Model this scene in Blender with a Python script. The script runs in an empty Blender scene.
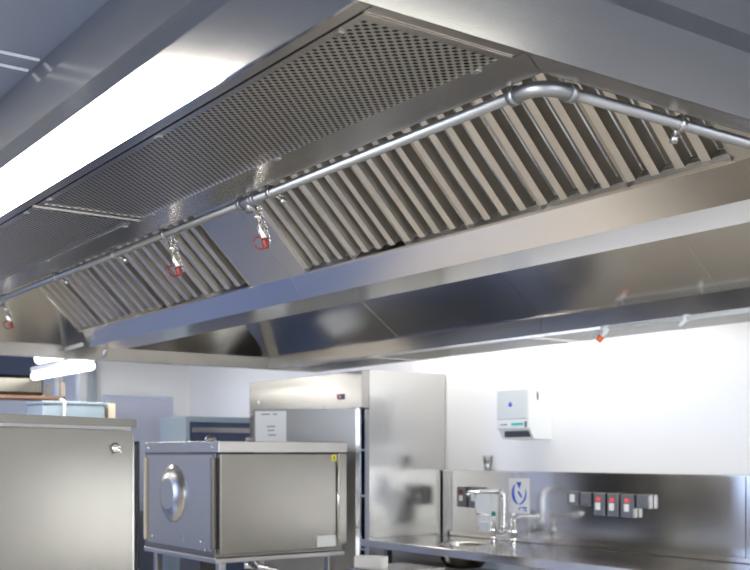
import bpy, bmesh, math, random
from mathutils import Vector, Matrix
random.seed(4)
S = bpy.context.scene
COL = S.collection

# ------------------------------------------------------------------ camera, world, light, exposure
CAM_Z = 1.48
cam_d = bpy.data.cameras.new('camera')
cam_d.sensor_width = 36.0
cam_d.lens = 1062 * 36 / 750
cam_d.shift_y = 169 / 750
cam_d.clip_start = 0.05
cam_d.dof.use_dof = True
cam_d.dof.focus_distance = 2.1
cam_d.dof.aperture_fstop = 9.0
cam = bpy.data.objects.new('camera', cam_d)
cam.location = (0, 0, CAM_Z)
cam.rotation_euler = (math.pi / 2, 0, -math.atan(765 / 1062))
COL.objects.link(cam)
S.camera = cam

W = bpy.data.worlds.new('daylight_world')
S.world = W
W.use_nodes = True
W.node_tree.nodes['Background'].inputs[0].default_value = (0.50, 0.66, 1.0, 1)
W.node_tree.nodes['Background'].inputs[1].default_value = 1.5

S.view_settings.view_transform = 'Standard'
S.view_settings.look = 'None'
S.view_settings.gamma = 1
S.view_settings.use_curve_mapping = False
S.view_settings.exposure = 0.4

def area(name, loc, rot, sx, sy, power, color):
    l = bpy.data.lights.new(name, 'AREA')
    l.shape = 'RECTANGLE'; l.size = sx; l.size_y = sy
    l.energy = power; l.color = color
    o = bpy.data.objects.new(name, l)
    o.location = loc; o.rotation_euler = rot
    COL.objects.link(o)
    return o
DAY = (0.45, 0.62, 1.0)
# unseen windows left and behind the camera, placed to light the wall and steel
area('unseen_window_light', (-2.97, 0.1, 1.55), (0, -math.pi / 2, 0), 1.2, 2.0, 190, (0.86, 0.92, 1.0))
area('unseen_window_light', (-2.97, 9.7, 1.55), (0, -math.pi / 2, 0), 1.2, 2.4, 90, (0.46, 0.60, 1.0))
area('unseen_window_light', (1.0, -2.97, 1.55), (math.pi / 2, 0, 0), 2.2, 1.2, 60, (0.9, 0.93, 1.0))

# ------------------------------------------------------------------ materials
def new_mat(name):
    m = bpy.data.materials.new(name)
    m.use_nodes = True
    nt = m.node_tree
    return m, nt, nt.nodes['Principled BSDF']

def plain(name, col, rough=0.5, metal=0.0, noise=0.03, scale=6.0, **kw):
    m, nt, b = new_mat(name)
    b.inputs['Metallic'].default_value = metal
    b.inputs['Roughness'].default_value = rough
    n = nt.nodes.new('ShaderNodeTexNoise'); n.inputs['Scale'].default_value = scale
    tc = nt.nodes.new('ShaderNodeTexCoord')
    nt.links.new(tc.outputs['Object'], n.inputs['Vector'])
    mx = nt.nodes.new('ShaderNodeMix'); mx.data_type = 'RGBA'
    mx.inputs[6].default_value = tuple(max(0, c * (1 - noise)) for c in col) + (1,)
    mx.inputs[7].default_value = tuple(min(1, c * (1 + noise)) for c in col) + (1,)
    nt.links.new(n.outputs['Fac'], mx.inputs[0])
    nt.links.new(mx.outputs[2], b.inputs['Base Color'])
    for k, v in kw.items():
        b.inputs[k].default_value = v
    return m

def steel(name, col=(0.66, 0.635, 0.595), rough=0.24, stretch=(1, 1, 1), amp=0.06, bump=0.005, aniso=0.0, tint=0.05):
    m, nt, b = new_mat(name)
    b.inputs['Metallic'].default_value = 1.0
    tc = nt.nodes.new('ShaderNodeTexCoord')
    mp = nt.nodes.new('ShaderNodeMapping'); mp.inputs['Scale'].default_value = stretch
    nt.links.new(tc.outputs['Object'], mp.inputs['Vector'])
    n = nt.nodes.new('ShaderNodeTexNoise'); n.inputs['Scale'].default_value = 1.0; n.inputs['Detail'].default_value = 4
    nt.links.new(mp.outputs['Vector'], n.inputs['Vector'])
    n2 = nt.nodes.new('ShaderNodeTexNoise'); n2.inputs['Scale'].default_value = 1.7; n2.inputs['Detail'].default_value = 2
    nt.links.new(tc.outputs['Object'], n2.inputs['Vector'])
    mr = nt.nodes.new('ShaderNodeMapRange')
    mr.inputs['To Min'].default_value = max(0.02, rough - amp); mr.inputs['To Max'].default_value = rough + amp
    nt.links.new(n.outputs['Fac'], mr.inputs['Value'])
    nt.links.new(mr.outputs['Result'], b.inputs['Roughness'])
    mx = nt.nodes.new('ShaderNodeMix'); mx.data_type = 'RGBA'
    mx.inputs[6].default_value = tuple(c * (1 - tint) for c in col) + (1,)
    mx.inputs[7].default_value = tuple(min(1, c * (1 + tint)) for c in col) + (1,)
    nt.links.new(n2.outputs['Fac'], mx.inputs[0])
    nt.links.new(mx.outputs[2], b.inputs['Base Color'])
    bp = nt.nodes.new('ShaderNodeBump'); bp.inputs['Strength'].default_value = bump; bp.inputs['Distance'].default_value = 0.01
    ad = nt.nodes.new('ShaderNodeMath'); ad.operation = 'ADD'
    nt.links.new(n.outputs['Fac'], ad.inputs[0]); nt.links.new(n2.outputs['Fac'], ad.inputs[1])
    nt.links.new(ad.outputs[0], bp.inputs['Height'])
    nt.links.new(bp.outputs['Normal'], b.inputs['Normal'])
    b.inputs['Anisotropic'].default_value = aniso
    return m

def emit(name, col, strength):
    m, nt, b = new_mat(name)
    b.inputs['Base Color'].default_value = tuple(.8 * c for c in col) + (1,)
    b.inputs['Emission Color'].default_value = tuple(col) + (1,)
    b.inputs['Emission Strength'].default_value = strength
    return m

def perforated(name, pitch=0.0173, rad=0.0051, col=(0.66, 0.64, 0.60)):
    m = steel(name, col, 0.30, (40, 3, 3))
    nt = m.node_tree
    b = nt.nodes['Principled BSDF']; out = nt.nodes['Material Output']
    tc = nt.nodes.new('ShaderNodeTexCoord')
    sep = nt.nodes.new('ShaderNodeSeparateXYZ'); nt.links.new(tc.outputs['Object'], sep.inputs[0])
    cmb = nt.nodes.new('ShaderNodeCombineXYZ')
    nt.links.new(sep.outputs['X'], cmb.inputs['X']); nt.links.new(sep.outputs['Y'], cmb.inputs['Y'])
    ds = []
    for off in (0.0, 0.5):
        sc = nt.nodes.new('ShaderNodeVectorMath'); sc.operation = 'MULTIPLY_ADD'
        sc.inputs[1].default_value = (1 / pitch, 1 / pitch, 0); sc.inputs[2].default_value = (off, off, 0.5)
        nt.links.new(cmb.outputs[0], sc.inputs[0])
        fr = nt.nodes.new('ShaderNodeVectorMath'); fr.operation = 'FRACTION'; nt.links.new(sc.outputs[0], fr.inputs[0])
        sb = nt.nodes.new('ShaderNodeVectorMath'); sb.operation = 'SUBTRACT'; sb.inputs[1].default_value = (0.5, 0.5, 0.5)
        nt.links.new(fr.outputs[0], sb.inputs[0])
        ln = nt.nodes.new('ShaderNodeVectorMath'); ln.operation = 'LENGTH'; nt.links.new(sb.outputs[0], ln.inputs[0])
        ds.append(ln)
    mn = nt.nodes.new('ShaderNodeMath'); mn.operation = 'MINIMUM'
    nt.links.new(ds[0].outputs['Value'], mn.inputs[0]); nt.links.new(ds[1].outputs['Value'], mn.inputs[1])
    lt = nt.nodes.new('ShaderNodeMath'); lt.operation = 'LESS_THAN'; lt.inputs[1].default_value = rad / pitch
    nt.links.new(mn.outputs[0], lt.inputs[0])
    tr = nt.nodes.new('ShaderNodeBsdfTransparent')
    ms = nt.nodes.new('ShaderNodeMixShader')
    nt.links.new(lt.outputs[0], ms.inputs[0]); nt.links.new(b.outputs[0], ms.inputs[1]); nt.links.new(tr.outputs[0], ms.inputs[2])
    nt.links.new(ms.outputs[0], out.inputs['Surface'])
    return m

M = {}
M['steel_y'] = steel('brushed_steel_lengthwise', rough=0.19, stretch=(40, .7, 40), bump=.0, amp=.01)        # grain along Y
M['steel_x'] = steel('brushed_steel_crosswise', rough=0.19, stretch=(.7, 40, 40), bump=.0, amp=.01)
M['steel_z'] = steel('shaded_steel_vertical', (0.21, 0.198, 0.175), rough=0.25, stretch=(5, 5, .6), bump=0.0, amp=.02)  # base darkened so the steel looks as if it stands in shade
M['steel_mid'] = steel('grey_brushed_steel', (0.42, 0.405, 0.38), rough=0.27, stretch=(4, 4, 4), bump=0.0, amp=.01)
M['door_steel'] = steel('shaded_door_steel', (0.17, 0.17, 0.17), rough=0.3, stretch=(3, 3, 60), bump=0.0, amp=.03)  # base darkened to hold down the window reflection on the open door
M['mirror_steel'] = steel('polished_steel_sheet', (0.62, 0.61, 0.585), rough=0.17, stretch=(8, 8, 8), bump=0, amp=.02)
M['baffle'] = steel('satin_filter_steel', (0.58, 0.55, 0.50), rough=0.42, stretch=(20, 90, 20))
M['baffle_back'] = steel('shaded_filter_steel', (0.22, 0.21, 0.195), rough=0.45, stretch=(20, 90, 20))  # darker copy of the filter steel, paints shade into the gaps
M['dark_steel'] = steel('dark_brushed_steel', (0.36, 0.355, 0.35), rough=0.30, stretch=(60, 60, 1.5))
M['chrome'] = steel('chrome_plate', (0.80, 0.81, 0.82), rough=0.08, stretch=(5, 5, 5), amp=0.03, bump=0.0)
M['pipe'] = steel('galvanised_pipe_steel', (0.24, 0.245, 0.255), rough=0.46, stretch=(30, 30, 30))
M['perf'] = perforated('perforated_steel_sheet')
M['plenum_shade'] = plain('painted_plenum_shade', (0.02, 0.019, 0.018), 0.8)  # near black, stands for the shade inside the plenums
M['wall'] = plain('white_wall_paint', (0.90, 0.90, 0.90), 0.35, noise=0.01)
M['ceiling'] = plain('satin_ceiling_panel', (0.07, 0.09, 0.14), 0.65, metal=0.1, noise=0.04)
M['ceiling_bar'] = plain('white_ceiling_bar', (0.34, 0.36, 0.40), 0.4)
M['floor'] = plain('beige_vinyl_floor', (0.72, 0.66, 0.57), 0.35, noise=0.06, scale=30)
M['floor_blue'] = plain('blue_bounce_floor', (0.17, 0.22, 0.38), 0.3, noise=0.06, scale=30)  # blue chosen to tint reflections in the hood steel
M['door'] = plain('daylit_lilac_door', (0.60, 0.63, 0.76), 0.4)  # lilac cast of daylight mixed into the door colour
M['white'] = plain('white_plastic', (0.84, 0.86, 0.84), 0.35, noise=0.01)
M['grey_white'] = plain('pale_grey_plastic', (0.72, 0.76, 0.75), 0.3, noise=0.01)
M['red'] = plain('red_rubber', (0.17, 0.014, 0.01), 0.45)
M['orange'] = plain('orange_rubber', (0.75, 0.16, 0.06), 0.45)
M['black'] = plain('black_plastic', (0.03, 0.03, 0.035), 0.4)
M['grey'] = plain('grey_socket_plastic', (0.16, 0.17, 0.20), 0.4)
M['blue'] = plain('blue_print', (0.03, 0.10, 0.62), 0.5)
M['teal'] = plain('teal_print', (0.05, 0.55, 0.55), 0.5)
M['green'] = plain('green_plastic', (0.01, 0.22, 0.16), 0.4)
M['paper'] = plain('white_paper', (0.85, 0.85, 0.83), 0.7, noise=0.01)
M['yellow'] = plain('yellow_sticker', (0.85, 0.78, 0.05), 0.5)
M['navy'] = plain('dark_navy_glass', (0.03, 0.045, 0.10), 0.12)
M['paleblue'] = plain('pale_blue_plastic', (0.24, 0.30, 0.35), 0.35)
M['wood'] = plain('brown_board', (0.38, 0.21, 0.12), 0.5, noise=0.15, scale=18)
M['beige'] = plain('beige_post_paint', (0.62, 0.54, 0.42), 0.45)
M['white_pipe'] = plain('white_pipe_lagging', (0.85, 0.87, 0.86), 0.5)
M['grey_pipe'] = plain('grey_pipe_paint', (0.45, 0.50, 0.54), 0.4)
M['tube'] = emit('fluorescent_diffuser', (1.0, 0.96, 0.90), 20.0)
M['tube_far'] = emit('fluorescent_diffuser_far', (1.0, 1.0, 0.93), 8.0)
M['tube_hang'] = emit('hanging_tube_glow', (1.0, 1.0, 0.93), 3.5)
M['added_dim'] = emit('added_lamp_dim', (1.0, 0.98, 0.95), 7.0)  # glow of the weaker added ceiling lights
M['display'] = plain('dark_blue_display', (0.01, 0.03, 0.07), 0.2)
M['red_led'] = emit('red_indicator', (1.0, 0.05, 0.04), .5)

# ------------------------------------------------------------------ helpers
def tag(o, label=None, cat=None, group=None, kind=None):
    if label: o['label'] = label
    if cat: o['category'] = cat
    if group: o['group'] = group
    if kind: o['kind'] = kind
    return o

def empty(name, loc, rz=0.0, label=None, cat=None, group=None):
    o = bpy.data.objects.new(name, None)
    o.empty_display_size = 0.05
    COL.objects.link(o)
    o.location = loc; o.rotation_euler = (0, 0, rz)
    return tag(o, label, cat, group)

class MB:
    def __init__(s):
        s.bm = bmesh.new()
    def box(s, x0, x1, y0, y1, z0, z1, bev=0.0):
        t = bmesh.new()
        bmesh.ops.create_cube(t, size=1)
        bmesh.ops.scale(t, vec=(x1 - x0, y1 - y0, z1 - z0), verts=t.verts)
        bmesh.ops.translate(t, vec=((x0 + x1) / 2, (y0 + y1) / 2, (z0 + z1) / 2), verts=t.verts)
        if bev:
            bmesh.ops.bevel(t, geom=t.edges[:], offset=bev, segments=2, profile=0.5, affect='EDGES')
        s._join(t)
        return s
    def _join(s, t):
        me = bpy.data.meshes.new('tmp'); t.to_mesh(me); t.free()
        s.bm.from_mesh(me); bpy.data.meshes.remove(me)
    def sheet(s, pts, ext):
        """flat polygon given real thickness by the vector ext"""
        e = Vector(ext)
        a = [s.bm.verts.new(Vector(p)) for p in pts]
        b = [s.bm.verts.new(Vector(p) + e) for p in pts]
        n = len(pts)
        fs = [s.bm.faces.new(a), s.bm.faces.new(b[::-1])]
        for i in range(n):
            fs.append(s.bm.faces.new((a[i], b[i], b[(i + 1) % n], a[(i + 1) % n])))
        bmesh.ops.recalc_face_normals(s.bm, faces=fs)
        return s
    def tube(s, pts, r, seg=14, cap=True):
        pts = [Vector(p) for p in pts]
        rs = r if isinstance(r, (list, tuple)) else [r] * len(pts)
        rings = []; prev = None
        for i, p in enumerate(pts):
            if i == 0: t = pts[1] - p
            elif i == len(pts) - 1: t = p - pts[-2]
            else: t = (pts[i + 1] - p).normalized() + (p - pts[i - 1]).normalized()
            t.normalize()
            if prev is None:
                up = Vector((0, 0, 1)) if abs(t.z) < 0.9 else Vector((1, 0, 0))
                u = t.cross(up).normalized()
            else:
                u = (prev - t * prev.dot(t)).normalized()
            prev = u; v = t.cross(u)
            rings.append([s.bm.verts.new(p + (u * math.cos(2 * math.pi * k / seg) + v * math.sin(2 * math.pi * k / seg)) * rs[i]) for k in range(seg)])
        fs = []
        for i in range(len(rings) - 1):
            for k in range(seg):
                f = s.bm.faces.new((rings[i][k], rings[i][(k + 1) % seg], rings[i + 1][(k + 1) % seg], rings[i + 1][k]))
                f.smooth = True; fs.append(f)
        if cap:
            fs.append(s.bm.faces.new(rings[0][::-1])); fs.append(s.bm.faces.new(rings[-1]))
        bmesh.ops.recalc_face_normals(s.bm, faces=fs)
        return s
    def lathe(s, c, axis, prof, seg=32):
        """profile = [(distance along axis, radius)]; coincident axial steps are fine"""
        c = Vector(c); a = Vector(axis).normalized()
        up = Vector((0, 0, 1)) if abs(a.z) < 0.9 else Vector((1, 0, 0))
        u = a.cross(up).normalized(); v = a.cross(u)
        rings = [[s.bm.verts.new(c + a * h + (u * math.cos(2 * math.pi * k / seg) + v * math.sin(2 * math.pi * k / seg)) * max(r, 1e-4)) for k in range(seg)] for h, r in prof]
        fs = []
        for i in range(len(rings) - 1):
            for k in range(seg):
                f = s.bm.faces.new((rings[i][k], rings[i][(k + 1) % seg], rings[i + 1][(k + 1) % seg], rings[i + 1][k]))
                f.smooth = True; fs.append(f)
        fs.append(s.bm.faces.new(rings[0][::-1])); fs.append(s.bm.faces.new(rings[-1]))
        bmesh.ops.recalc_face_normals(s.bm, faces=fs)
        return s
    def build(s, name, mat, parent=None, **t):
        me = bpy.data.meshes.new(name)
        if parent is None:
            vs = s.bm.verts
            lo = Vector((min(v.co.x for v in vs), min(v.co.y for v in vs), min(v.co.z for v in vs)))
            hi = Vector((max(v.co.x for v in vs), max(v.co.y for v in vs), 0))
            off = Vector(((lo.x + hi.x) / 2, (lo.y + hi.y) / 2, lo.z))
        else:
            off = Vector((0, 0, 0)); p = parent
            while p is not None:
                off = off + p.location; p = p.parent
        bmesh.ops.translate(s.bm, vec=-off, verts=s.bm.verts)
        s.bm.to_mesh(me); s.bm.free()
        me.materials.append(mat)
        o = bpy.data.objects.new(name, me)
        COL.objects.link(o)
        if parent is None: o.location = off
        else: o.parent = parent
        tag(o, **t)
        return o

def arc_path(c, u, v, r, a0, a1, n=10):
    c, u, v = Vector(c), Vector(u), Vector(v)
    return [c + u * r * math.cos(math.radians(a0 + (a1 - a0) * i / n)) + v * r * math.sin(math.radians(a0 + (a1 - a0) * i / n)) for i in range(n + 1)]

def copy_tree(o, parent=None):
    c = o.copy(); COL.objects.link(c); c.parent = parent
    for ch in list(o.children): copy_tree(ch, c)
    return c


# ------------------------------------------------------------------ room
X0, X1, Y0, Y1, CZ = -3.0, 4.6, -3.0, 14.5, 2.5
fl = MB(); fl.box(X0 - .1, X1 + .1, Y0 - .1, 5.4, -.1, 0); fl.box(X0 - .1, 2.2, 5.4, 7.0, -.1, 0)
fl.build('floor', M['floor'], kind='structure')
fl = MB(); fl.box(2.2, X1 + .1, 5.4, 7.0, -.1, 0); fl.box(X0 - .1, X1 + .1, 7.0, Y1 + .1, -.1, 0)  # blue area with its outline shaped for reflections in the hood
fl.build('floor', M['floor_blue'], kind='structure')
MB().box(X0 - .1, X1 + .1, Y0 - .1, Y1 + .1, CZ, CZ + .1).build('ceiling', M['ceiling'], kind='structure')
MB().box(X1, X1 + .1, Y0, Y1, 0, CZ).build('wall_right', M['wall'], kind='structure')
MB().box(X0, X1, Y1, Y1 + .1, 0, CZ).build('wall_far', M['wall'], kind='structure')
def wall_with_opening(name, axis, pos, a0, a1, openings):
    m = MB()
    def bx(b0, b1, z0, z1):
        if b1 - b0 < 1e-4: return
        if axis == 'x': m.box(pos - .1, pos, b0, b1, z0, z1)
        else: m.box(b0, b1, pos - .1, pos, z0, z1)
    c = a0
    for (p, q) in openings:
        bx(c, p, 0, CZ); bx(p, q, 0, .95); bx(p, q, 2.15, CZ); c = q
    bx(c, a1, 0, CZ)
    m.build(name, M['wall'], kind='structure')
wall_with_opening('wall_left', 'x', X0, Y0, Y1, [(-.9, 1.1), (8.5, 10.9)])
wall_with_opening('wall_near', 'y', Y0, X0, X1, [(-.1, 2.1)])
# short return wall with the door, its lilac being daylight put into the paint
dw = MB(); dw.box(3.50, 3.72, 9.5, 9.6, 0, CZ); dw.box(4.43, X1, 9.5, 9.6, 0, CZ); dw.box(3.72, 4.43, 9.5, 9.6, 2.03, CZ)
dw.build('wall_return', M['wall'], kind='structure')
d = MB().box(3.74, 4.41, 9.47, 9.51, .01, 2.0, .004).build('door_1', M['door'], kind='structure')
MB().box(3.76, 4.39, 9.462, 9.47, .05, .94).build('kick_plate', M['dark_steel'], d)
MB().tube([(4.36, 9.45, 1.0), (4.36, 9.45, 1.15)], .012).build('door_handle', M['chrome'], d)
# ceiling joint bars
for k, (y0, y1) in enumerate(((2.728, 2.74), (2.820, 2.832))):
    MB().box(X0, .9, y0, y1, CZ - .004, CZ).build('trim_%d' % (k + 1), M['ceiling_bar'], kind='structure')

# ------------------------------------------------------------------ extraction hood
R, T, SL = 2.05, 2.161, 2.322
BX0, BX1, BY0, BY1 = .758, 4.0, 1.095, 6.25
IX0, IX1, IY0, IY1 = 1.131, 3.588, 1.143, 6.2
BT = 2.128
IN = .1207
YM = 3.63
G = .0012
hood = empty('extraction_hood', (2.38, 3.67, R), label='large stainless steel extraction canopy hung over the kitchen below the ceiling', cat='extractor hood')
t = .0015
def part(name, pts, ext, mat, parent=hood, **k):
    return MB().sheet(pts, ext).build(name, M[mat], parent, **k)

part('fascia', [(BX0, BY0, R), (BX0, BY1, R), (BX0, BY1, T), (BX0, BY0, T)], (t, 0, 0), 'steel_y')
part('fascia', [(BX1, BY0, R), (BX1, BY1, R), (BX1, BY1, T), (BX1, BY0, T)], (-t, 0, 0), 'steel_y')
part('fascia', [(BX0 + t, BY0, R), (BX1 - t, BY0, R), (BX1 - t, BY0, T), (BX0 + t, BY0, T)], (0, t, 0), 'steel_x')
part('fascia', [(BX0 + t, BY1, R), (BX1 - t, BY1, R), (BX1 - t, BY1, T), (BX0 + t, BY1, T)], (0, -t, 0), 'steel_x')
# sloping shoulders
ax0, ax1, ay0, ay1 = BX0 + IN, BX1 - IN, BY0 + IN, BY1 - IN
part('shoulder', [(BX0, BY0, T), (BX0, BY1, T), (ax0, ay1, SL), (ax0, ay0, SL)], (0, 0, t), 'steel_y')
part('shoulder', [(BX1, BY0, T), (BX1, BY1, T), (ax1, ay1, SL), (ax1, ay0, SL)], (0, 0, t), 'steel_y')
part('shoulder', [(BX0, BY0, T), (BX1, BY0, T), (ax1, ay0, SL), (ax0, ay0, SL)], (0, 0, t), 'steel_x')
part('shoulder', [(BX0, BY1, T), (BX1, BY1, T), (ax1, ay1, SL), (ax0, ay1, SL)], (0, 0, t), 'steel_x')
# infill up to the ceiling, with a cove strip at the top
def ring(zs0, zs1, o0, o1, name):
    x0, x1, y0, y1 = ax0 + o0, ax1 - o0, ay0 + o0, ay1 - o0
    u0, u1, v0, v1 = ax0 + o1, ax1 - o1, ay0 + o1, ay1 - o1
    for pts, e, mm in (([(x0, y0, zs0), (x0, y1, zs0), (u0, v1, zs1), (u0, v0, zs1)], (t, 0, 0), 'steel_y'),
                       ([(x1, y0, zs0), (x1, y1, zs0), (u1, v1, zs1), (u1, v0, zs1)], (-t, 0, 0), 'steel_y'),
                       ([(x0, y0, zs0), (x1, y0, zs0), (u1, v0, zs1), (u0, v0, zs1)], (0, t, 0), 'steel_x'),
                       ([(x0, y1, zs0), (x1, y1, zs0), (u1, v1, zs1), (u0, v1, zs1)], (0, -t, 0), 'steel_x')):
        part(name, pts, e, mm)
ring(SL, 2.42, 0, 0, 'infill_panel')
ring(2.42, CZ - .001, 0, .03, 'cove_strip')
# bright folded edge along the foot of the near fascia
MB().box(BX0 - .002, BX0 + .004, BY0, BY1, R - .003, R).build('folded_edge', M['chrome'], hood)

# plenum undersides: solid margins, seams, perforated panels
def flat(name, x0, x1, y0, y1, mat, z=R, parent=hood):
    return MB().box(x0, x1, y0, y1, z, z + t).build(name, M[mat], parent)
flat('plenum_margin', BX0 + .003, .785, BY0 + .003, BY1 - .003, 'steel_y')
flat('plenum_margin', 4.0 - .027, 4.0 - .003, BY0 + .003, BY1 - .003, 'steel_y')
flat('plenum_margin', .7875, 1.0515, BY0 + .003, 1.1185, 'steel_x')
flat('plenum_margin', 3.648, 3.9715, BY0 + .003, 1.1185, 'steel_x')
MB().sheet([(1.0535, BY0 + .003, R), (IX0, IY0, R), (IX0, YM - G, R), (1.0535, YM - G, R)], (0, 0, t)).build('inner_rim', M['steel_y'], hood)
MB().sheet([(1.0535, YM + G, R), (IX0, YM + G, R), (IX0, IY1, R), (1.0535, BY1 - .003, R)], (0, 0, t)).build('inner_rim', M['steel_y'], hood)
MB().sheet([(1.056, BY0 + .003, R), (3.66, BY0 + .003, R), (IX1, IY0, R), (IX0 + .002, IY0, R)], (0, 0, t)).build('inner_rim', M['steel_x'], hood)
MB().sheet([(1.056, BY1 - .003, R), (3.66, BY1 - .003, R), (IX1, IY1, R), (IX0 + .002, IY1, R)], (0, 0, t)).build('inner_rim', M['steel_x'], hood)
MB().sheet([(3.646, BY0 + .003, R), (IX1, IY0, R), (IX1, YM - G, R), (3.646, YM - G, R)], (0, 0, t)).build('inner_rim', M['steel_y'], hood)
MB().sheet([(3.646, YM + G, R), (IX1, YM + G, R), (IX1, IY1, R), (3.646, BY1 - .003, R)], (0, 0, t)).build('inner_rim', M['steel_y'], hood)
rows = [(1.12, 2.418), (2.442, 3.74), (3.764, 5.06), (5.084, 6.235)]
for side, (xa, xb) in enumerate(((.787, 1.052), (3.648, 3.972))):
    for k, (ya, yb) in enumerate(rows):
        z = R - .001
        pn = MB().box(xa + .012, xb - .012, ya + .016, yb - .016, z, z + .0012)
        pn = pn.build('perforated_panel', M['perf'], hood)
        fr = MB()
        fr.box(xa + .001, xa + .014, ya, yb, z - .001, z + .002); fr.box(xb - .014, xb - .001, ya, yb, z - .001, z + .002)
        fr.box(xa + .014, xb - .014, ya, ya + .018, z - .001, z + .002); fr.box(xa + .014, xb - .014, yb - .018, yb, z - .001, z + .002)
        fr.build('panel_frame', M['steel_y'], pn)
        for yc in (ya + .07, (ya + yb) / 2, yb - .07):
            for xc in (xa + .010, xb - .010):
                cl = MB().box(xc - .005, xc + .005, yc - .008, yc + .008, z - .004, z - .001, .001)
                cl.build('quarter_turn_catch', M['dark_steel'], pn)
        if k < 3: flat('joint_strip', xa, xb, yb + .002, rows[k + 1][0] - .002, 'steel_x')
# black sheets that paint the shade behind the holes of both air plenums
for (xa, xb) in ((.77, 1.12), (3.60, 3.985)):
    MB().box(xa, xb, 1.15, 6.19, 2.115, 2.118).build('plenum_shade_sheet', M['plenum_shade'], hood)

# inner bands, slopes and roof
def band(x0, y0, x1, y1, ext, mat):
    part('inner_band', [(x0, y0, R), (x1, y1, R), (x1, y1, BT), (x0, y0, BT)], ext, mat)
for ya, yb in ((IY0, YM - G), (YM + G, IY1)):
    band(IX0, ya, IX0, yb, (-t, 0, 0), 'steel_y')
    band(IX1, ya, IX1, yb, (t, 0, 0), 'steel_y')
xm = 2.36
for ye, e in ((IY1, t), (IY0, -t)):
    for xa, xb in ((IX0, 2.2), (2.2 + G * 2, IX1)):
        band(xa, ye, xb, ye, (0, e, 0), 'steel_mid')
ST = 2.482; DS = .488; DE = .25
for ya, yb, yc, yd in ((IY0, YM - G, IY0, YM - G), (YM + G, IY1, YM + G, IY1 - DE)):
    part('cavity_slope', [(IX1, ya, BT), (IX1, yb, BT), (IX1 - DS, yd, ST), (IX1 - DS, yc, ST)], (t * .6, 0, t), 'mirror_steel')
    part('cavity_slope', [(IX0, ya, BT), (IX0, yb, BT), (IX0 + DS, yd, ST), (IX0 + DS, yc, ST)], (-t * .6, 0, t), 'mirror_steel')
part('cavity_slope', [(IX0, IY1, BT), (IX1, IY1, BT), (IX1 - DS, IY1 - DE, ST), (IX0 + DS, IY1 - DE, ST)], (0, t * .6, t), 'mirror_steel')
part('end_wall', [(IX0, IY0, BT), (IX1, IY0, BT), (IX1 - DS, IY0, ST), (IX0 + DS, IY0, ST)], (0, -t, 0), 'steel_x')
part('cavity_roof', [(IX0 + DS, IY0, ST), (IX1 - DS, IY0, ST), (IX1 - DS, IY1 - DE, ST), (IX0 + DS, IY1 - DE, ST)], (0, 0, t), 'mirror_steel')
# seam cover strips on the far slope (their joints show as thin lines)
for y in (2.62, 4.75):
    MB().sheet([(IX1 - .002, y, BT + .001), (IX1 - .002, y + .006, BT + .001), (IX1 - DS, y + .006, ST - .002), (IX1 - DS, y, ST - .002)], (-.0015, 0, -.0015)).build('seam_strip', M['steel_x'], hood)

# trough down the middle
LX, LZ, EX, EZ = 2.2, 2.185, 2.25, 2.10
FX, GX = 2.47, 2.52
TY0, TY1 = IY0, 5.93
for ya, yb in ((TY0, YM - G), (YM + G, TY1)):
    part('grease_trough', [(LX, ya, LZ), (LX, yb, LZ), (EX, yb, EZ), (EX, ya, EZ)], (t, 0, t * .5), 'steel_y')
    part('trough_underside', [(EX, ya, EZ), (EX, yb, EZ), (FX, yb, EZ), (FX, ya, EZ)], (0, 0, t), 'steel_y')
    part('grease_trough', [(FX, ya, EZ), (FX, yb, EZ), (GX, yb, LZ), (GX, ya, LZ)], (-t, 0, t * .5), 'steel_y')
part('trough_end', [(LX, TY1, LZ), (EX, TY1, EZ), (FX, TY1, EZ), (GX, TY1, LZ)], (0, .002, 0), 'steel_x')
for lx, sg in ((LX, -1), (GX, 1)):
    MB().box(min(lx, lx + sg * .014), max(lx, lx + sg * .014), 1.573, 3.506, LZ - .003, LZ + .001).build('trough_lip', M['steel_x'], hood)
    MB().box(min(lx, lx + sg * .014), max(lx, lx + sg * .014), 3.948, 5.964, LZ - .003, LZ + .001).build('trough_lip', M['steel_x'], hood)
# hanger rod and drain elbow at the trough's far end
MB().tube([(2.2, 5.94, 2.11), (2.2, 6.19, 2.105)], .012).build('hanger_rod', M['grey_white'], hood)
MB().tube(arc_path((2.36, 6.02, 2.10), (0, -1, 0), (0, 0, -1), .04, 0, 90, 6), .013).build('drain_elbow', M['steel_x'], hood)
# blank plates in the filter plane
def fplate(y0, y1, far=False):
    d_ = .283
    if not far: pts = [(LX, y0, LZ), (LX, y1, LZ), (LX - d_, y1, LZ + d_), (LX - d_, y0, LZ + d_)]
    else: pts = [(GX, y0, LZ), (GX, y1, LZ), (GX + d_, y1, LZ + d_), (GX + d_, y0, LZ + d_)]
    part('blank_plate', pts, (0, 0, t), 'steel_mid')
for fr_ in (False, True):
    for a, b in ((IY0, 1.573), (3.507, YM - G), (YM + G, 3.947)):
        fplate(a, b, fr_)
part('bank_end_plate', [(LX, 5.968, LZ), (GX, 5.968, LZ), (GX + .283, 5.968, LZ + .283), (LX - .283, 5.968, LZ + .283)], (0, .003, 0), 'steel_z')
# beaded edge at the bank's far end
MB().tube([(LX - .003, 5.968, LZ), (LX - .286, 5.968, LZ + .283)], .006, 8).build('edge_bead', M['steel_x'], hood)

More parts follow.
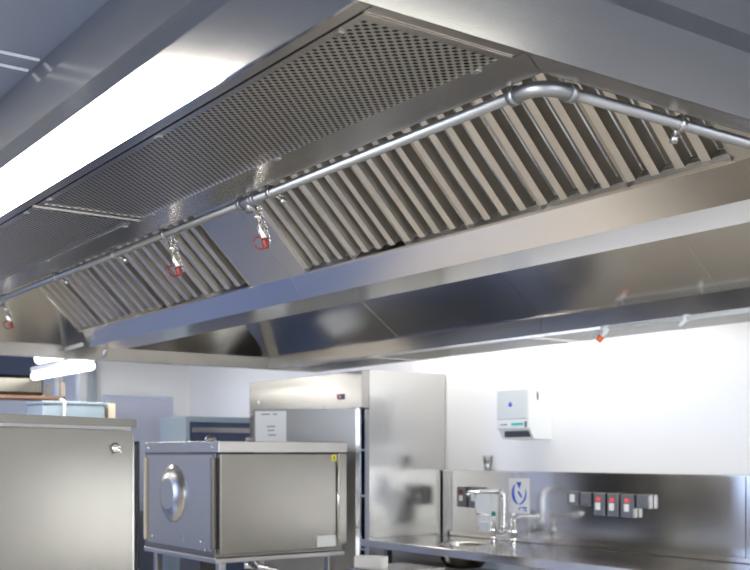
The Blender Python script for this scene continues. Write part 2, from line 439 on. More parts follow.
# ------------------------------------------------------------------ baffle filters
def make_filter(width, n=4):
    """built at the origin: origin = foot of the filter, Y along the bank, slope up towards -X"""
    root = empty('baffle_filter', (0, 0, 0))
    L = .395
    du = Vector((-math.sqrt(.5), 0, math.sqrt(.5)))          # up the slope
    nn = Vector((-math.sqrt(.5), 0, -math.sqrt(.5)))         # towards the room
    def P(u, v, w): return du * u + Vector((0, v, 0)) + nn * w
    def slab(m, u0, u1, v0, v1, w0, w1):
        m.sheet([P(u0, v0, w0), P(u1, v0, w0), P(u1, v1, w0), P(u0, v1, w0)], nn * (w1 - w0))
    f = MB()
    slab(f, .004, L, 0, .0025, -.05, .002); slab(f, .004, L, width - .0025, width, -.05, .002)
    slab(f, .004, .016, .0025, width - .0025, -.052, -.044); slab(f, L - .012, L, .0025, width - .0025, -.052, -.002)
    f.build('frame', M['baffle'], root)
    p = (width - .006) / n
    fw = p * .36
    for k in range(n):
        # the face sits at the +Y end of each step; the flange folds back behind it
        v1 = width - .003 - k * p; v0 = v1 - fw
        b = MB()
        slab(b, .020, L - .014, v0, v1, -.0012, 0)
        slab(b, .020, L - .014, v0, v0 + .0012, -.038, -.0012)
        slab(b, .020, L - .014, v1 - .0012, v1, -.022, -.0012)
        b.build('baffle', M['baffle'], root)
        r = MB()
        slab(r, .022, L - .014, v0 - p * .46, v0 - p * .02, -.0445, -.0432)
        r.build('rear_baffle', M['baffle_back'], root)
    return root
words = ['first', 'second', 'third', 'fourth', 'fifth', 'sixth']
def bank(y0, y1, n, far, lab, grp, cnt=4, mk=None):
    w = (y1 - y0) / n
    proto = mk or make_filter(w - .002, cnt)
    for k in range(n):
        o = proto if (k == 0 and mk is None) else copy_tree(proto)
        if far:
            o.rotation_euler = (0, 0, math.pi); o.location = (GX, y0 + (k + 1) * w - .001, LZ)
        else:
            o.location = (LX, y0 + k * w + .001, LZ)
        tag(o, lab(k), 'baffle filter', grp)
    return proto
pa = bank(1.573, 3.506, 6, False, lambda k: 'slanted steel baffle filter under the near pipe, %s from the right in the right bank' % words[k], 'baffle filters in the right bank')
pb = bank(3.948, 5.964, 5, False, lambda k: 'slanted steel baffle filter in the distant left bank, %s from its right end' % words[k], 'baffle filters in the left bank')

# ------------------------------------------------------------------ suppression pipe
PX, PY, PZ, PR = 1.158, 1.170, 2.045, .0095
sp = empty('fire_suppression_pipe', (PX, PY, PZ), label='grey round pipe with a rounded corner clamped inside the hood rim, carrying red capped nozzles', cat='pipe')
MB().tube([(PX, 6.15, PZ), (PX, PY + .05, PZ)], PR, 18).build('pipe_run', M['pipe'], sp)
MB().tube([(PX + .05, PY, PZ), (3.55, PY, PZ)], PR, 18).build('pipe_run', M['pipe'], sp)
el = arc_path((PX + .04, PY + .04, PZ), (-1, 0, 0), (0, -1, 0), .04, 0, 90, 10)
el = [Vector((PX, PY + .065, PZ))] + el + [Vector((PX + .065, PY, PZ))]
e_ = MB().tube(el, PR + .003, 18)
e_.tube([(PX, PY + .068, PZ), (PX, PY + .054, PZ)], PR + .0055, 18); e_.tube([(PX + .054, PY, PZ), (PX + .068, PY, PZ)], PR + .0055, 18)
e_.build('elbow', M['pipe'], sp)
def fitting(y):
    m = MB()
    m.tube([(PX, y - .028, PZ), (PX, y + .028, PZ)], PR + .003, 18)
    for q in (-.03, .03): m.tube([(PX, y + q - .006, PZ), (PX, y + q + .006, PZ)], PR + .006, 18)
    m.tube([(PX, y, PZ), (PX + .006, y, PZ - .024)], PR + .002, 16)
    m.build('tee_fitting', M['pipe'], sp)
def nozzle(y, tx=.026, L=.095, capmat='red'):
    a = Vector((PX + .006, y, PZ - .014)); dn = Vector((tx, 0, -1)).normalized()
    dn = Vector((.30, -.05, -.95)).normalized() if tx else dn
    m = MB()
    m.tube([a, a + dn * .018, a + dn * .020, a + dn * .026, a + dn * .028, a + dn * .040], [.005, .005, .0075, .0075, .004, .004], 14)
    m.tube([a + dn * .040, a + dn * .043, a + dn * .070, a + dn * .074], [.006, .0085, .0085, .006], 16)
    nz = m.build('nozzle', M['steel_x'], sp)
    c = MB(); c.tube([a + dn * .074, a + dn * .078, a + dn * .092, a + dn * .096], [.007, .0078, .0078, .005], 14)
    # retaining ring hanging beside the cap
    side = Vector((-.75, .1, -.15)).normalized()
    rc = a + dn * .082 + side * .013
    pts = arc_path(rc, side, dn, .0135, 0, 350, 22)
    c.tube(pts, .0018, 8)
    c.build('blow_off_cap', M[capmat], nz, label='red rubber cap with a retaining ring')
    ch = MB()
    off = Vector((.008, -.006, 0))
    for i in range(8):
        p = a + dn * (.004 + i * .0105) + off
        ch.tube(arc_path(p, dn, Vector((0, 1, 0)) if i % 2 else Vector((1, 0, 0)), .006, 0, 330, 8), .0013, 6)
    ch.build('bead_chain', M['steel_x'], nz)
for y in (2.09, 3.95): fitting(y)
nozzle(2.075); nozzle(2.52); nozzle(3.93, capmat='red')
def clamp(x, y, along_y=True):
    m = MB()
    if along_y:
        m.tube([(x, y - .006, PZ), (x, y + .006, PZ)], PR + .0035, 16)
        m.box(x - .014, x + .004, y - .006, y + .006, PZ + .008, PZ + .0138)
        m.tube([(x + .006, y, PZ - .004), (x + .028, y, PZ - .014)], .0035, 10)
        m.tube([(x + .024, y, PZ - .012), (x + .034, y, PZ - .017)], .0075, 6)
    else:
        m.tube([(x - .006, y, PZ), (x + .006, y, PZ)], PR + .0035, 16)
        m.box(x - .006, x + .006, y - .016, y + .002, PZ + .008, PZ + .0138)
        m.tube([(x, y + .006, PZ - .004), (x + .006, y + .016, PZ - .020)], .0035, 10)
        m.tube([(x + .004, y + .013, PZ - .016), (x + .008, y + .020, PZ - .026)], .0075, 6)
    m.build('pipe_clamp', M['dark_steel'], sp)
for y in (1.99, 2.53, 2.86, 3.34, 4.6): clamp(PX, y)
clamp(1.485, PY, False); clamp(2.4, PY, False)

fp = empty('far_suppression_pipe', (3.57, 3.2, 2.036), label='slim pale pipe along the far rim of the hood with an orange capped nozzle', cat='pipe')
MB().tube([(3.574, 3.216, 2.036), (3.574, 1.2, 2.036)], .0095, 14).build('pipe_run', M['grey_white'], fp)
m = MB(); m.tube([(3.574, 3.20, 2.036), (3.574, 3.235, 2.036)], .014, 14); m.tube([(3.574, 3.20, 2.036), (3.556, 3.222, 2.000)], .011, 12)
fn = m.build('nozzle', M['grey_white'], fp)
MB().tube([(3.556, 3.222, 2.0), (3.546, 3.236, 1.978)], [.015, .013], 12).build('blow_off_cap', M['orange'], fn, label='orange rubber cap')
for y in (2.785, 1.9):
    m = MB(); m.tube([(3.574, y - .008, 2.036), (3.574, y + .008, 2.036)], .015, 12); m.box(3.57, 3.587, y - .012, y + .012, 2.040, 2.052)
    m.tube([(3.574, y, 2.03), (3.56, y + .02, 2.005)], .008, 8)
    m.build('pipe_clamp', M['grey_white'], fp)

# ------------------------------------------------------------------ stainless cabinet at the left edge
ux = Vector((-.8875, -.461, 0)); vy = Vector((-.461, .8875, 0))
lc = empty('steel_cabinet', (1.2, 2.83, 0), label='tall brushed stainless cabinet at the left edge of the photo with a small lock', cat='cabinet')
def lbox(m, u0, u1, v0, v1, z0, z1):
    o = Vector((1.2, 2.83, 0))
    pts = [o + ux * u0 + vy * v0, o + ux * u1 + vy * v0, o + ux * u1 + vy * v1, o + ux * u0 + vy * v1]
    m.sheet([(p.x, p.y, z0) for p in pts], (0, 0, z1 - z0))
    return m
lbox(MB(), 0, .9, .03, .75, .12, 1.548).build('body', M['dark_steel'], lc)
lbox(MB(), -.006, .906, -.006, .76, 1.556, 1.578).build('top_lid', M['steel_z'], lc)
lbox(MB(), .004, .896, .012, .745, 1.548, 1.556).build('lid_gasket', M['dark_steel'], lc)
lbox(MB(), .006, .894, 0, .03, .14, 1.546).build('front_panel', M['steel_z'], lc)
lbox(MB(), -.006, .006, .004, .03, .14, 1.515).build('edge_trim', M['dark_steel'], lc)
for u in (.05, .85):
    for v in (.08, .70):
        b = Vector((1.2, 2.83, 0)) + ux * u + vy * v
        MB().tube([(b.x, b.y, 0), (b.x, b.y, .12)], .02).build('leg', M['chrome'], lc)
q = Vector((1.2, 2.83, 1.497)) + ux * .08
m = MB(); m.lathe(q, -vy, [(0, .014), (.004, .014), (.006, .011), (.012, .010), (.013, .004)], 20)
m.tube([q - vy * .012, q - vy * .016 + ux * -.008 + Vector((0, 0, -.016))], .003, 8)
m.build('lock', M['chrome'], lc)

# ------------------------------------------------------------------ oven
ov = empty('oven', (2.83, 5.2, 0), label='boxy stainless steel oven on a stand, round domed cover on its left side', cat='oven')
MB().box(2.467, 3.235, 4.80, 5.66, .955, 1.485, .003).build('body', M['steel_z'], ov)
MB().box(2.4655, 2.467, 4.83, 5.63, .985, 1.475, .0005).build('side_panel', M['steel_mid'], ov)
hd = MB(); hd.box(2.463, 3.241, 4.756, 5.664, 1.487, 1.545, .003); hd.build('top_housing', M['steel_mid'], ov)
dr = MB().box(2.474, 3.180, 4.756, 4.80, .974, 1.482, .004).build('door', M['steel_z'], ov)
MB().box(3.046, 3.165, 4.7545, 4.756, .985, 1.045).build('rating_plate', M['grey_white'], dr)
MB().box(3.140, 3.168, 4.7542, 4.756, 1.443, 1.476).build('warning_sticker', M['yellow'], dr, label='small yellow sticker')
m = MB(); m.box(3.149, 3.153, 4.7535, 4.7542, 1.449, 1.470); m.box(3.156, 3.160, 4.7535, 4.7542, 1.449, 1.470); m.build('sticker_print', M['black'], dr)
MB().box(3.184, 3.239, 4.758, 4.80, .993, 1.485, .003).build('control_column', M['steel_z'], ov)
MB().tube([(3.176, 4.748, 1.02), (3.176, 4.748, 1.44)], .006, 10).build('door_edge_bar', M['chrome'], dr)
dm = MB().lathe((2.467, 5.29, 1.267), (-1, 0, 0), [(0, .156), (.003, .156), (.010, .148), (.020, .132), (.029, .110), (.035, .086), (.036, .083)], 48)
dmo = dm.build('domed_fan_cover', M['steel_mid'], ov)
MB().lathe((2.432, 5.29, 1.267), (-1, 0, 0), [(0, .083), (.0005, .082)], 40).build('centre_disc', M['steel_mid'], dmo)
for y in (5.640, 4.800, 4.822):
    MB().box(2.452, 2.467, y - .007, y + .007, 1.0, 1.46, .002).build('edge_strip', M['beige'] if y > 5 else M['steel_z'], ov)
m = MB()
for y, z in ((5.55, 1.02), (4.95, 1.03), (4.82, 1.515), (5.6, 1.515), (4.9, .99)): m.lathe((2.464, y, z), (-1, 0, 0), [(0, .008), (.004, .007), (.005, .002)], 12)
m.build('screw_heads', M['chrome'], ov)
m = MB(); m.lathe((2.62, 5.15, 1.545), (0, 0, 1), [(0, .03), (.02, .03), (.03, .02), (.032, .004)], 16); m.lathe((2.72, 4.9, 1.545), (0, 0, 1), [(0, .02), (.02, .02), (.026, .004)], 16)
m.build('vent_stub', M['dark_steel'], ov)
st = MB(); st.box(2.46, 3.24, 4.78, 5.66, .93, .955, .003); st.build('base_tray', M['dark_steel'], ov)
for x in (2.52, 3.18):
    for y in (4.84, 5.60):
        lg = MB().box(x - .02, x + .02, y - .02, y + .02, 0, .93, .003).build('leg', M['dark_steel'], ov)
MB().box(2.5, 3.2, 4.82, 5.62, .28, .31, .003).build('lower_shelf', M['steel_y'], ov)
m = MB(); m.tube([(2.8, 5.0, .93), (2.82, 4.98, .88), (2.9, 4.95, .86), (3.0, 4.95, .80), (3.02, 4.96, .31)], .012, 10); m.tube([(2.7, 4.9, .93), (2.7, 4.9, .89), (2.76, 4.9, .885)], .014, 10)
m.build('pipework', M['chrome'], ov)
MB().box(2.58, 2.72, 5.2, 5.45, .80, .93, .004).build('valve_block', M['black'], ov)

# ------------------------------------------------------------------ upright fridge with its door ajar
fr = empty('upright_fridge', (4.24, 6.3, 0), label='tall double stainless refrigerator beside the sink counter with one door ajar', cat='refrigerator')
FX0, FX1, FY0, FY1 = 3.9, 4.59, 5.56, 7.03
m = MB()
m.box(FX0 + .06, FX1, FY0, FY0 + .05, .12, 2.02); m.box(FX0 + .06, FX1, FY1 - .05, FY1, .12, 2.02)
m.box(FX1 - .05, FX1, FY0 + .05, FY1 - .05, .12, 2.02); m.box(FX0 + .06, FX1 - .05, FY0 + .05, FY1 - .05, 1.79, 2.02)
m.box(FX0 + .06, FX1 - .05, FY0 + .05, FY1 - .05, .12, .18); m.box(FX0 + .06, FX0 + .11, 6.27, 6.33, .18, 1.79)
m.build('body', M['mirror_steel'], fr)
MB().box(FX0, FX0 + .06, FY0, FY1, 1.775, 2.015, .003).build('header_panel', M['steel_mid'], fr)
dp = MB().box(FX0 - .003, FX0, 5.752, 5.842, 1.838, 1.874, .001).build('temperature_display', M['display'], fr)
MB().box(FX0 - .0045, FX0 - .003, 5.80, 5.815, 1.850, 1.862).build('indicator', M['red_led'], dp)
m = MB(); m.lathe((FX0, 6.88, 1.858), (-1, 0, 0), [(0, .014), (.004, .014), (.005, .004)], 16)
m.lathe((FX0, 6.02, 1.79), (-1, 0, 0), [(0, .012), (.008, .012), (.010, .004)], 16); m.lathe((FX0, 6.72, 1.785), (-1, 0, 0), [(0, .011), (.008, .011), (.010, .004)], 16)
m.build('header_bolts', M['chrome'], fr)
for z in (.5, .85, 1.2, 1.5):
    MB().box(4.0, 4.52, 5.63, 6.25, z, z + .012).build('wire_shelf', M['steel_y'], fr)
MB().box(FX0, FX0 + .055, 6.305, FY1 - .003, .14, 1.77, .004).build('door', M['door_steel'], fr)
for y in (5.65, 6.95):
    for x in (4.02, 4.5):
        MB().tube([(x, y, 0), (x, y, .12)], .02, 12).build('leg', M['chrome'], fr)
# the near door stands ajar, hinged at its right edge
hz = Vector((3.895, 5.568, 0)); dd = Vector((-.684, .728, 0)).normalized(); dn_ = Vector((-dd.y, dd.x, 0))
if dn_.dot(-hz) < 0: dn_ = -dn_
def dbox(m, t0, t1, w0, w1, z0, z1):
    pts = [hz + dd * t0 + dn_ * w0, hz + dd * t1 + dn_ * w0, hz + dd * t1 + dn_ * w1, hz + dd * t0 + dn_ * w1]
    m.sheet([(p.x, p.y, z0) for p in pts], (0, 0, z1 - z0)); return m
dj = dbox(MB(), .01, .715, -.045, 0, .14, 1.772).build('door', M['door_steel'], fr)
dbox(MB(), .004, .03, -.046, .004, .14, 1.772).build('hinge_edge', M['chrome'], dj)
nt_ = MB(); dbox(nt_, .49, .70, .0005, .002, 1.465, 1.76)
notice = nt_.build('notice', M['paper'], None, label='white paper notice stuck on the open fridge door', cat='notice')
tx = MB()
for z, a, b in ((1.735, .60, .66), (1.655, .565, .62), (1.63, .57, .615), (1.60, .56, .61), (1.735, .55, .58)):
    dbox(tx, a, b, .0021, .0026, z, z + .007)
tx_o = tx.build('printed_lines', M['grey'], None)
tx_o.parent = notice; tx_o.location = tx_o.location - notice.location

# ------------------------------------------------------------------ glass fronted unit behind the fridge
gu = empty('glass_door_cabinet', (4.2, 8.2, 0), label='low dark glass fronted cabinet between the fridge and the lilac door', cat='cabinet')
MB().box(3.84, 4.56, 8.03, 8.5, .05, 1.79, .004).build('body', M['paleblue'], gu)
m = MB(); m.box(3.84, 4.56, 7.99, 8.03, 1.745, 1.79); m.box(3.84, 3.875, 7.99, 8.03, .1, 1.745); m.box(4.525, 4.56, 7.99, 8.03, .1, 1.745); m.box(3.875, 4.525, 7.99, 8.03, .1, .16)
g_ = m.build('door_frame', M['paleblue'], gu)
MB().box(3.875, 4.525, 8.0, 8.02, .16, 1.745).build('pane', M['navy'], g_)
MB().box(3.90, 4.50, 7.992, 8.0, 1.66, 1.70).build('inner_rail', M['dark_steel'], g_)
for x in (3.9, 4.5): MB().box(x - .03, x + .03, 8.1, 8.4, 0, .05).build('foot', M['black'], gu)

# ------------------------------------------------------------------ sink counter, splashback
ct = empty('sink_counter', (4.24, 3.8, 0), label='long stainless sink counter running along the white wall', cat='counter')
CT = .935
# worktop as four slabs around the round basin opening is replaced by one pierced sheet
def worktop():
    bm = bmesh.new()
    x0, x1, y0, y1 = 3.90, 4.598, 1.6, 5.545
    bc = Vector((4.22, 4.93)); br = .165; n = 40
    cir = [bm.verts.new((bc.x + br * math.cos(2 * math.pi * k / n), bc.y + br * math.sin(2 * math.pi * k / n), CT)) for k in range(n)]
    # outer loop follows the same angles on a square, then long slab beyond
    sq = []
    hx0, hx1, hy0, hy1 = x0, x1, bc.y - .4, y1
    for k in range(n):
        a = 2 * math.pi * k / n; dx, dy = math.cos(a), math.sin(a)
        ts = []
        if dx > 1e-9: ts.append((hx1 - bc.x) / dx)
        if dx < -1e-9: ts.append((hx0 - bc.x) / dx)
        if dy > 1e-9: ts.append((hy1 - bc.y) / dy)
        if dy < -1e-9: ts.append((hy0 - bc.y) / dy)
        tt = min(ts); sq.append(bm.verts.new((bc.x + dx * tt, bc.y + dy * tt, CT)))
    for k in range(n):
        bm.faces.new((cir[k], sq[k], sq[(k + 1) % n], cir[(k + 1) % n]))
    # basin bowl
    prev = cir
    for (r, z) in ((.155, -.01), (.14, -.10), (.11, -.14), (.03, -.15)):
        rg = [bm.verts.new((bc.x + r * math.cos(2 * math.pi * k / n), bc.y + r * math.sin(2 * math.pi * k / n), CT + z)) for k in range(n)]
        for k in range(n):
            f = bm.faces.new((prev[k], prev[(k + 1) % n], rg[(k + 1) % n], rg[k])); f.smooth = True
        prev = rg
    bm.faces.new(prev)
    m = MB(); m.bm.free(); m.bm = bm
    m.box(x0, x1, y0, bc.y - .4, CT - .002, CT)
    # corner fillers
    for sx, sy in ((hx0, hy1), (hx1, hy1), (hx0, hy0), (hx1, hy0)):
        near = sorted(sq, key=lambda v: (v.co.x - sx) ** 2 + (v.co.y - sy) ** 2)[:2]
        c = bm.verts.new((sx, sy, CT)); 
        try: bm.faces.new((near[0], near[1], c))
        except Exception: pass
    bmesh.ops.recalc_face_normals(bm, faces=bm.faces[:])
    return m
worktop().build('worktop', M['steel_y'], ct)
MB().box(3.885, 3.90, 1.6, 5.545, CT - .045, CT + .004, .003).build('front_edge', M['steel_y'], ct)
MB().box(3.95, 4.59, 1.62, 5.54, .15, .74).build('under_cabinet', M['steel_z'], ct)
for y in (1.8, 3.6, 5.4): MB().box(3.97, 4.01, y - .02, y + .02, 0, CT - .05).build('leg', M['steel_z'], ct)

sb = empty('splashback', (4.59, 4.3, CT), label='brushed stainless splashback with a narrow ledge, fixed to the white wall above the counter', cat='splashback')
MB().box(4.585, 4.598, 3.212, 5.545, CT + .002, 1.365).build('sheet', M['mirror_steel'], sb)
MB().box(4.585, 4.598, 1.6, 3.206, CT + .002, 1.365).build('sheet', M['mirror_steel'], sb)
MB().box(4.555, 4.598, 1.6, 5.545, 1.366, 1.373).build('ledge', M['steel_y'], sb)
MB().box(4.56, 4.585, 5.50, 5.545, CT + .002, 1.364).build('corner_upright', M['dark_steel'], sb)
MB().box(4.57, 4.585, 1.6, 5.49, CT + .002, CT + .03, .002).build('upstand_fold', M['steel_y'], sb)

# tap
tp = empty('mixer_tap', (4.36, 4.80, CT), label='chrome bridge mixer tap with long lever handles behind the small basin', cat='tap')
TX = 4.42
for y, lever in ((4.885, (-.10, .05)), (4.706, (-.02, -.19))):
    m = MB(); m.lathe((TX, y, CT), (0, 0, 1), [(0, .032), (.006, .032), (.012, .02), (.05, .016), (.055, .022), (.09, .022), (.10, .016), (.15, .016), (.165, .012)], 20)
    pl = m.build('pillar', M['chrome'], tp)
    z = CT + .155
    l = MB(); l.tube([(TX, y, z), (TX + lever[0] * .3, y + lever[1] * .3, z + .012), (TX + lever[0], y + lever[1], z + .02)], [.009, .007, .009], 12)
    if y < 4.8:
        l.tube([(TX + lever[0], y + lever[1], z + .02), (TX + lever[0], y + lever[1] - .055, z + .03)], [.010, .013], 12)
    l.build('lever', M['chrome'], pl)
    MB().lathe((TX, y, CT + .165), (0, 0, 1), [(0, .013), (.02, .013), (.026, .008)], 16).build('cap', M['green'] if y > 4.8 else M['chrome'], pl)
MB().tube([(TX, 4.885, CT + .07), (TX, 4.706, CT + .07)], .013, 14).build('bridge', M['chrome'], tp)
sy_ = 4.795
pth = [(TX, sy_, CT + .07), (TX, sy_, CT + .10), (TX, sy_, CT + .27)] + [tuple(p) for p in arc_path((TX - .05, sy_, CT + .27), (1, 0, 0), (0, 0, 1), .05, 15, 100, 8)] + [(TX - .14, sy_ + .02, CT + .318), (TX - .235, sy_ + .05, CT + .312), (TX - .25, sy_ + .055, CT + .295)]
MB().tube(pth, .0125, 14).build('spout', M['chrome'], tp)
MB().tube([(TX, sy_, CT + .08), (TX, sy_, CT + .125)], .019, 14).build('spout_collar', M['chrome'], tp)

# wall-mounted things on the splashback
WX = 4.584
def switch(name, ya, yb, z0, z1, label, cat, rockers, mat='grey', group='electrical fittings on the splashback'):
    e = empty(name, (WX, (ya + yb) / 2, z0), label=label, cat=cat, group=group)
    MB().box(WX - .035, WX - .001, ya, yb, z0, z1, .004).build('back_box', M['dark_steel'], e)
    f = MB().box(WX - .041, WX - .035, ya + .004, yb - .004, z0 + .004, z1 - .004, .002).build('face_plate', M[mat], e)
    ym, zm = (ya + yb) / 2, (z0 + z1) / 2
    if rockers == 'red':
        MB().box(WX - .047, WX - .041, ym - .012, ym + .012, zm + .022, zm + .040, .002).build('neon', M['red_led'], e, label='red indicator')
        MB().box(WX - .052, WX - .041, ym - .016, ym + .016, zm - .030, zm + .012, .003).build('rocker', M['white'], e, label='white rocker')
    elif rockers == 'white':
        MB().box(WX - .049, WX - .041, ym - .022, ym + .014, zm - .022, zm + .024, .003).build('rocker', M['white'], e, label='white rocker')
    elif rockers == 'redwhite':
        MB().box(WX - .046, WX - .041, ym - .018, ym + .020, zm + .02, zm + .045, .002).build('neon', M['red'], e, label='red indicator')
        MB().box(WX - .05, WX - .041, ym - .018, ym + .012, zm - .025, zm + .010, .003).build('rocker', M['white'], e, label='white rocker')
    elif rockers == 'flap':
        MB().box(WX - .047, WX - .041, ya + .010, yb - .010, z0 + .012, z1 - .010, .003).build('flap', M['grey'], e)
    return e
switch('light_switch', 4.300, 4.388, 1.183, 1.262, 'single grey switch with a wide white rocker, leftmost in the row of six', 'switch', 'white')
switch('socket_cover', 4.204, 4.284, 1.181, 1.259, 'square blank grey cover left of the three red lit switches', 'socket', 'flap')
switch('isolator_switch', 4.100, 4.182, 1.129, 1.258, 'grey isolator switch, leftmost of the three tall ones with red lights', 'switch', 'red')
switch('isolator_switch', 4.000, 4.080, 1.128, 1.259, 'grey isolator switch, middle one of the three tall ones with red lights', 'switch', 'red')
switch('isolator_switch', 3.890, 3.974, 1.128, 1.257, 'grey isolator switch, rightmost of the three tall ones with red lights', 'switch', 'red')
switch('socket_cover', 3.784, 3.868, 1.182, 1.260, 'square blank grey cover at the right end of the row of switches', 'socket', 'flap')
switch('isolator_switch', 5.290, 5.385, 1.13, 1.265, 'tall grey isolator switch with a red light, left of the tap near the fridge', 'switch', 'redwhite')
switch('light_switch', 5.170, 5.268, 1.13, 1.262, 'grey switch partly behind the tap spout, right of the tall isolator', 'switch', 'white')

# white soap unit behind the tap
so = empty('soap_dispenser', (WX, 5.1, .99), label='cream wall soap dispenser on the splashback behind the mixer tap', cat='soap dispenser')
MB().sheet([(WX - .001, 5.165, 1.19), (WX - .001, 5.165, 1.13), (WX - .001, 5.15, 1.11), (WX - .001, 5.12, .99), (WX - .001, 5.02, .99), (WX - .001, 5.02, 1.225), (WX - .001, 5.15, 1.225)], (-.07, 0, 0)).build('housing', M['white'], so)
MB().box(WX - .085, WX - .071, 5.03, 5.11, 1.0, 1.05, .004).build('push_bar', M['grey_white'], so)

# hand-wash sign
sg = MB().box(WX - .004, WX - .0005, 4.735, 4.920, 1.112, 1.329, .0008).build('hand_wash_sign', M['paper'], None, label='white sign with a blue circular hand washing symbol above the tap lever', cat='sign')
m = MB()
cy, cz = 4.828, 1.235
def ringseg(m, a0, a1, r0, r1, n=14):
    pts = []
    for i in range(n + 1):
        a = math.radians(a0 + (a1 - a0) * i / n); pts.append((WX - .004, cy - r1 * math.cos(a), cz + r1 * math.sin(a) * 1.05))
    for i in range(n, -1, -1):
        a = math.radians(a0 + (a1 - a0) * i / n); w = math.sin(math.pi * i / n)
        rr = r1 - (r1 - r0) * (.25 + .75 * w); pts.append((WX - .004, cy - rr * math.cos(a), cz + rr * math.sin(a) * 1.05))
    m.sheet(pts, (-.001, 0, 0))
ringseg(m, 125, 262, .040, .066); ringseg(m, 268, 385, .052, .066)
m.sheet([(WX - .004, cy + .026, cz + .070), (WX - .004, cy - .022, cz + .070), (WX - .004, cy - .004, cz + .028)], (-.001, 0, 0))
m.sheet([(WX - .004, cy + .004, cz + .02), (WX - .004, cy - .030, cz - .02), (WX - .004, cy - .022, cz - .03), (WX - .004, cy + .012, cz + .005)], (-.001, 0, 0))
m.box(WX - .005, WX - .004, 4.76, 4.80, 1.142, 1.152); m.box(WX - .005, WX - .004, 4.757, 4.785, 1.128, 1.135)
m.sheet([(WX - .004, 4.835, 1.135), (WX - .004, 4.815, 1.155), (WX - .004, 4.810, 1.150), (WX - .004, 4.825, 1.133)], (-.001, 0, 0))
sym = m.build('printed_symbol', M['blue'], None); sym.parent = sg; sym.location = sym.location - sg.location

# steel beaker on the ledge
m = MB(); m.lathe((4.577, 5.115, 1.373), (0, 0, 1), [(0, .022), (.003, .023), (.095, .034), (.096, .031), (.01, .020), (.009, .002)], 24)
bk = m.build('steel_beaker', M['dark_steel'], None, label='small tapered steel beaker standing on the splashback ledge', cat='beaker')

# towel dispenser
td = empty('towel_dispenser', (4.5, 4.7, 1.5), label='white paper towel dispenser on the wall above the splashback', cat='towel dispenser')
ya, yb = 4.562, 4.838
prof = [(4.598, 1.566), (4.598, 1.885), (4.43, 1.885), (4.412, 1.870), (4.405, 1.70), (4.412, 1.640), (4.45, 1.572)]
MB().sheet([(x, ya, z) for x, z in prof], (0, yb - ya, 0)).build('housing', M['white'], td)
MB().box(4.400, 4.412, ya + .012, yb - .004, 1.690, 1.868, .004).build('front_cover', M['grey_white'], td)
lg = MB(); lg.box(4.3985, 4.4005, 4.70, 4.728, 1.765, 1.785); lg.box(4.3985, 4.4005, 4.706, 4.722, 1.786, 1.792); lg.build('logo', M['blue'], td)
MB().box(4.400, 4.414, ya + .004, yb, 1.632, 1.684, .004).build('control_strip', M['white'], td)
MB().box(4.3985, 4.4005, 4.60, 4.705, 1.652, 1.666).build('stripe', M['teal'], td)
m = MB(); m.box(4.3985, 4.4005, 4.570, 4.590, 1.640, 1.675); m.box(4.3985, 4.4005, 4.74, 4.80, 1.654, 1.660); m.build('badge', M['grey'], td)
MB().box(4.410, 4.47, ya + .02, yb - .06, 1.582, 1.618, .003).build('paper_slot', M['black'], td)
MB().sheet([(4.475, ya - .001, 1.80), (4.485, ya - .001, 1.802), (4.488, ya - .001, 1.825), (4.484, ya - .001, 1.85), (4.472, ya - .001, 1.852), (4.470, ya - .001, 1.825)], (0, .002, 0)).build('viewing_slot', M['grey'], td)
MB().box(4.5, 4.52, 4.60, 4.62, 1.885, 1.90).build('key_tab', M['grey_white'], td)

# white tray of paper in front of the counter
tr_ = empty('serving_trolley', (3.35, 4.55, 0), label='low steel trolley with white liners standing in front of the counter', cat='trolley')
MB().box(3.22, 3.60, 4.35, 4.72, .86, .875, .003).build('top_shelf', M['steel_x'], tr_)
for x in (3.24, 3.58):
    for y in (4.37, 4.70): MB().tube([(x, y, 0), (x, y, .86)], .012, 10).build('leg', M['chrome'], tr_)
m = MB()
pp = [(3.22, 4.66), (3.29, 4.70), (3.36, 4.64), (3.37, 4.56), (3.30, 4.52)]
m.sheet([(x, y, .876) for x, y in pp], (0, 0, .058))
m.build('paper_stack', M['paper'], None, label='white stack of papers on the trolley at the bottom edge', cat='paper')

# ------------------------------------------------------------------ distant left corner
rk = empty('storage_rack', (2.7, 9.2, 0), label='storage rack with beige posts and brown boards in the far left background', cat='rack')
for x in (2.12, 3.17):
    for y in (9.02, 9.40): MB().box(x - .02, x + .02, y - .02, y + .02, 0, 2.10, .002).build('post', M['beige'], rk)
for z in (.5, 1.0, 1.50, 1.95): MB().box(2.1, 3.19, 9.0, 9.42, z, z + .025).build('shelf_board', M['wood'], rk)
MB().box(2.15, 3.02, 9.03, 9.38, 1.976, 2.15, .03).build('storage_box', M['steel_z'], None, label='wide pale metal box lying on the top board of the distant rack', cat='box')
MB().box(2.15, 2.62, 9.03, 9.38, 1.526, 1.80, .02).build('storage_box', M['grey_white'], None, label='pale box under the top board of the distant rack', cat='box')
MB().tube([(3.40, 9.75, 0), (3.40, 9.75, CZ)], .045, 20).build('service_pipe', M['white_pipe'], None, label='thick white vertical pipe left of the lilac door', cat='pipe')
MB().tube([(3.58, 9.40, 0), (3.58, 9.40, CZ)], .04, 20).build('service_pipe', M['grey_pipe'], None, label='grey blue vertical pipe between the white pipe and the door', cat='pipe')
cb = empty('low_cabinet', (2.93, 8.2, 0), label='steel cabinet behind the big left one, carrying a pale blue crate', cat='cabinet')
MB().box(2.60, 3.42, 7.95, 8.45, .1, 1.58, .004).build('body', M['steel_z'], cb)
MB().box(2.62, 3.40, 7.935, 7.95, .14, 1.55, .003).build('door', M['dark_steel'], cb)
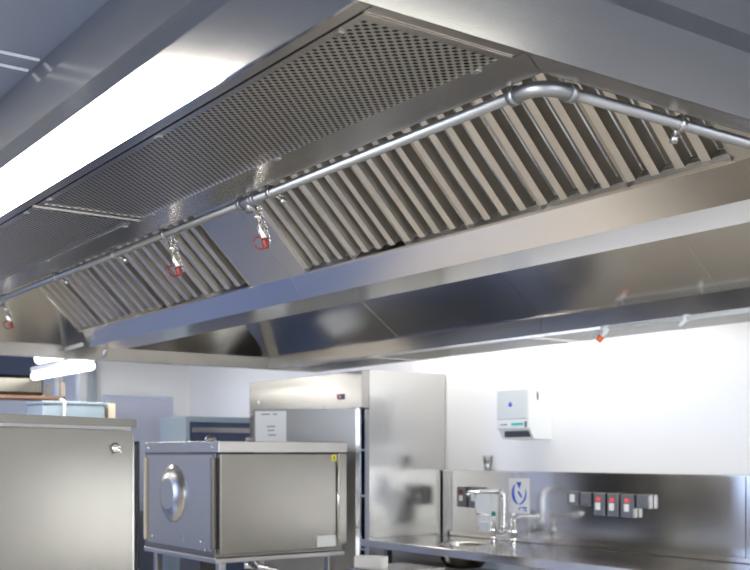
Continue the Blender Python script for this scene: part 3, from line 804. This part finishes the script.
for x in (2.68, 3.34):
    for y in (8.02, 8.38): MB().tube([(x, y, 0), (x, y, .1)], .02, 10).build('leg', M['chrome'], cb)
cr = empty('plastic_crate', (2.9, 8.2, 1.58), label='pale blue plastic crate with a rim standing on the low cabinet in the background', cat='crate')
m = MB(); m.box(2.66, 3.16, 8.0, 8.4, 1.581, 1.87, .02); m.build('tub', M['paleblue'], cr)
MB().box(2.65, 3.17, 7.99, 8.41, 1.862, 1.885, .006).build('rim', M['paleblue'], cr)
m = MB(); m.tube([(2.82, 7.985, 1.70), (2.82, 7.98, 1.88), (2.80, 8.0, 1.90)], .012, 10); m.build('handle', M['white'], cr)
MB().box(3.20, 3.26, 8.05, 8.3, 1.581, 1.88, .004).build('upright_board', M['beige'], None, label='narrow beige board standing upright right of the pale blue crate', cat='board')

# ------------------------------------------------------------------ lamps
def ceiling_light(x, y, length, width, along_y, label, mat='tube', drop=.07):
    e = empty('ceiling_light', (x, y, CZ - drop), label=label, cat='ceiling light', group='fluorescent ceiling lights')
    hx, hy = (width / 2, length / 2) if along_y else (length / 2, width / 2)
    MB().box(x - hx, x + hx, y - hy, y + hy, CZ - min(drop * .45, .006), CZ - .001).build('housing', M['white'], e)
    MB().box(x - hx * .93, x + hx * .93, y - hy * .98, y + hy * .98, CZ - drop, CZ - min(drop * .45, .006), .002).build('diffuser', M[mat], e)
    return e
ceiling_light(.14, 3.75, 2.3, .42, True, 'fluorescent ceiling light left of the near hood fascia, outside the frame', drop=.012)
ceiling_light(-1.6, 0.2, 1.5, .3, True, 'added unseen ceiling light behind the camera to the left')  # unseen lamp added to light the camera side of the room
ceiling_light(1.4, .0, 1.0, .3, False, 'added unseen ceiling light behind the camera to the right', 'tube_hang')  # unseen lamp added for the highlight on the hood's end fascia
ceiling_light(3.4, -1.7, 1.5, .3, True, 'added unseen ceiling light at the right hand end of the room')  # out of view, added to light the white wall from the right
ceiling_light(4.25, .75, 1.6, .2, True, 'added unseen slim ceiling light between the hood and the white wall, outer one', 'added_dim')  # added lamp, brightens the white wall towards its right side
ceiling_light(4.26, 4.6, 2.4, .16, True, 'added unseen slim ceiling light above the fridge behind the hood', 'added_dim')  # added behind the hood to lift the wall and fridge side
ceiling_light(.3, 7.6, 2.4, .3, True, 'added unseen ceiling light far to the left of the hood', 'added_dim')  # added out of view to brighten the far left of the room
ceiling_light(.6, 11.3, 2.4, .3, True, 'added unseen ceiling light at the far end of the room')  # added so the oven's left face reflects a brighter far end
ceiling_light(2.6, 7.6, 1.6, .3, False, 'added unseen ceiling light beyond the far end of the hood')  # hidden by the hood, added to light the white wall beyond

def hung_tube(x, y0, y1, z, label):
    e = empty('tube_light', (x, (y0 + y1) / 2, z), label=label, cat='tube light')
    MB().box(x - .03, x + .03, y0, y1, z + .035, z + .075, .004).build('housing', M['white'], e)
    MB().tube([(x, y0, z), (x, y0 + .02, z), (x, y1 - .02, z), (x, y1, z)], [.022, .034, .034, .022], 18).build('diffuser', M['tube_hang'], e)
    for y in (y0 + .2, y1 - .2): MB().tube([(x, y, z + .075), (x, y, CZ)], .004, 6).build('hanging_rod', M['chrome'], e)
hung_tube(2.9, 7.62, 8.95, 2.135, 'long glowing fluorescent tube hanging in the far left background below the hood rim')
hung_tube(2.52, 6.6, 7.68, 2.165, 'second glowing tube above the long one, mostly hidden by the hood rim')
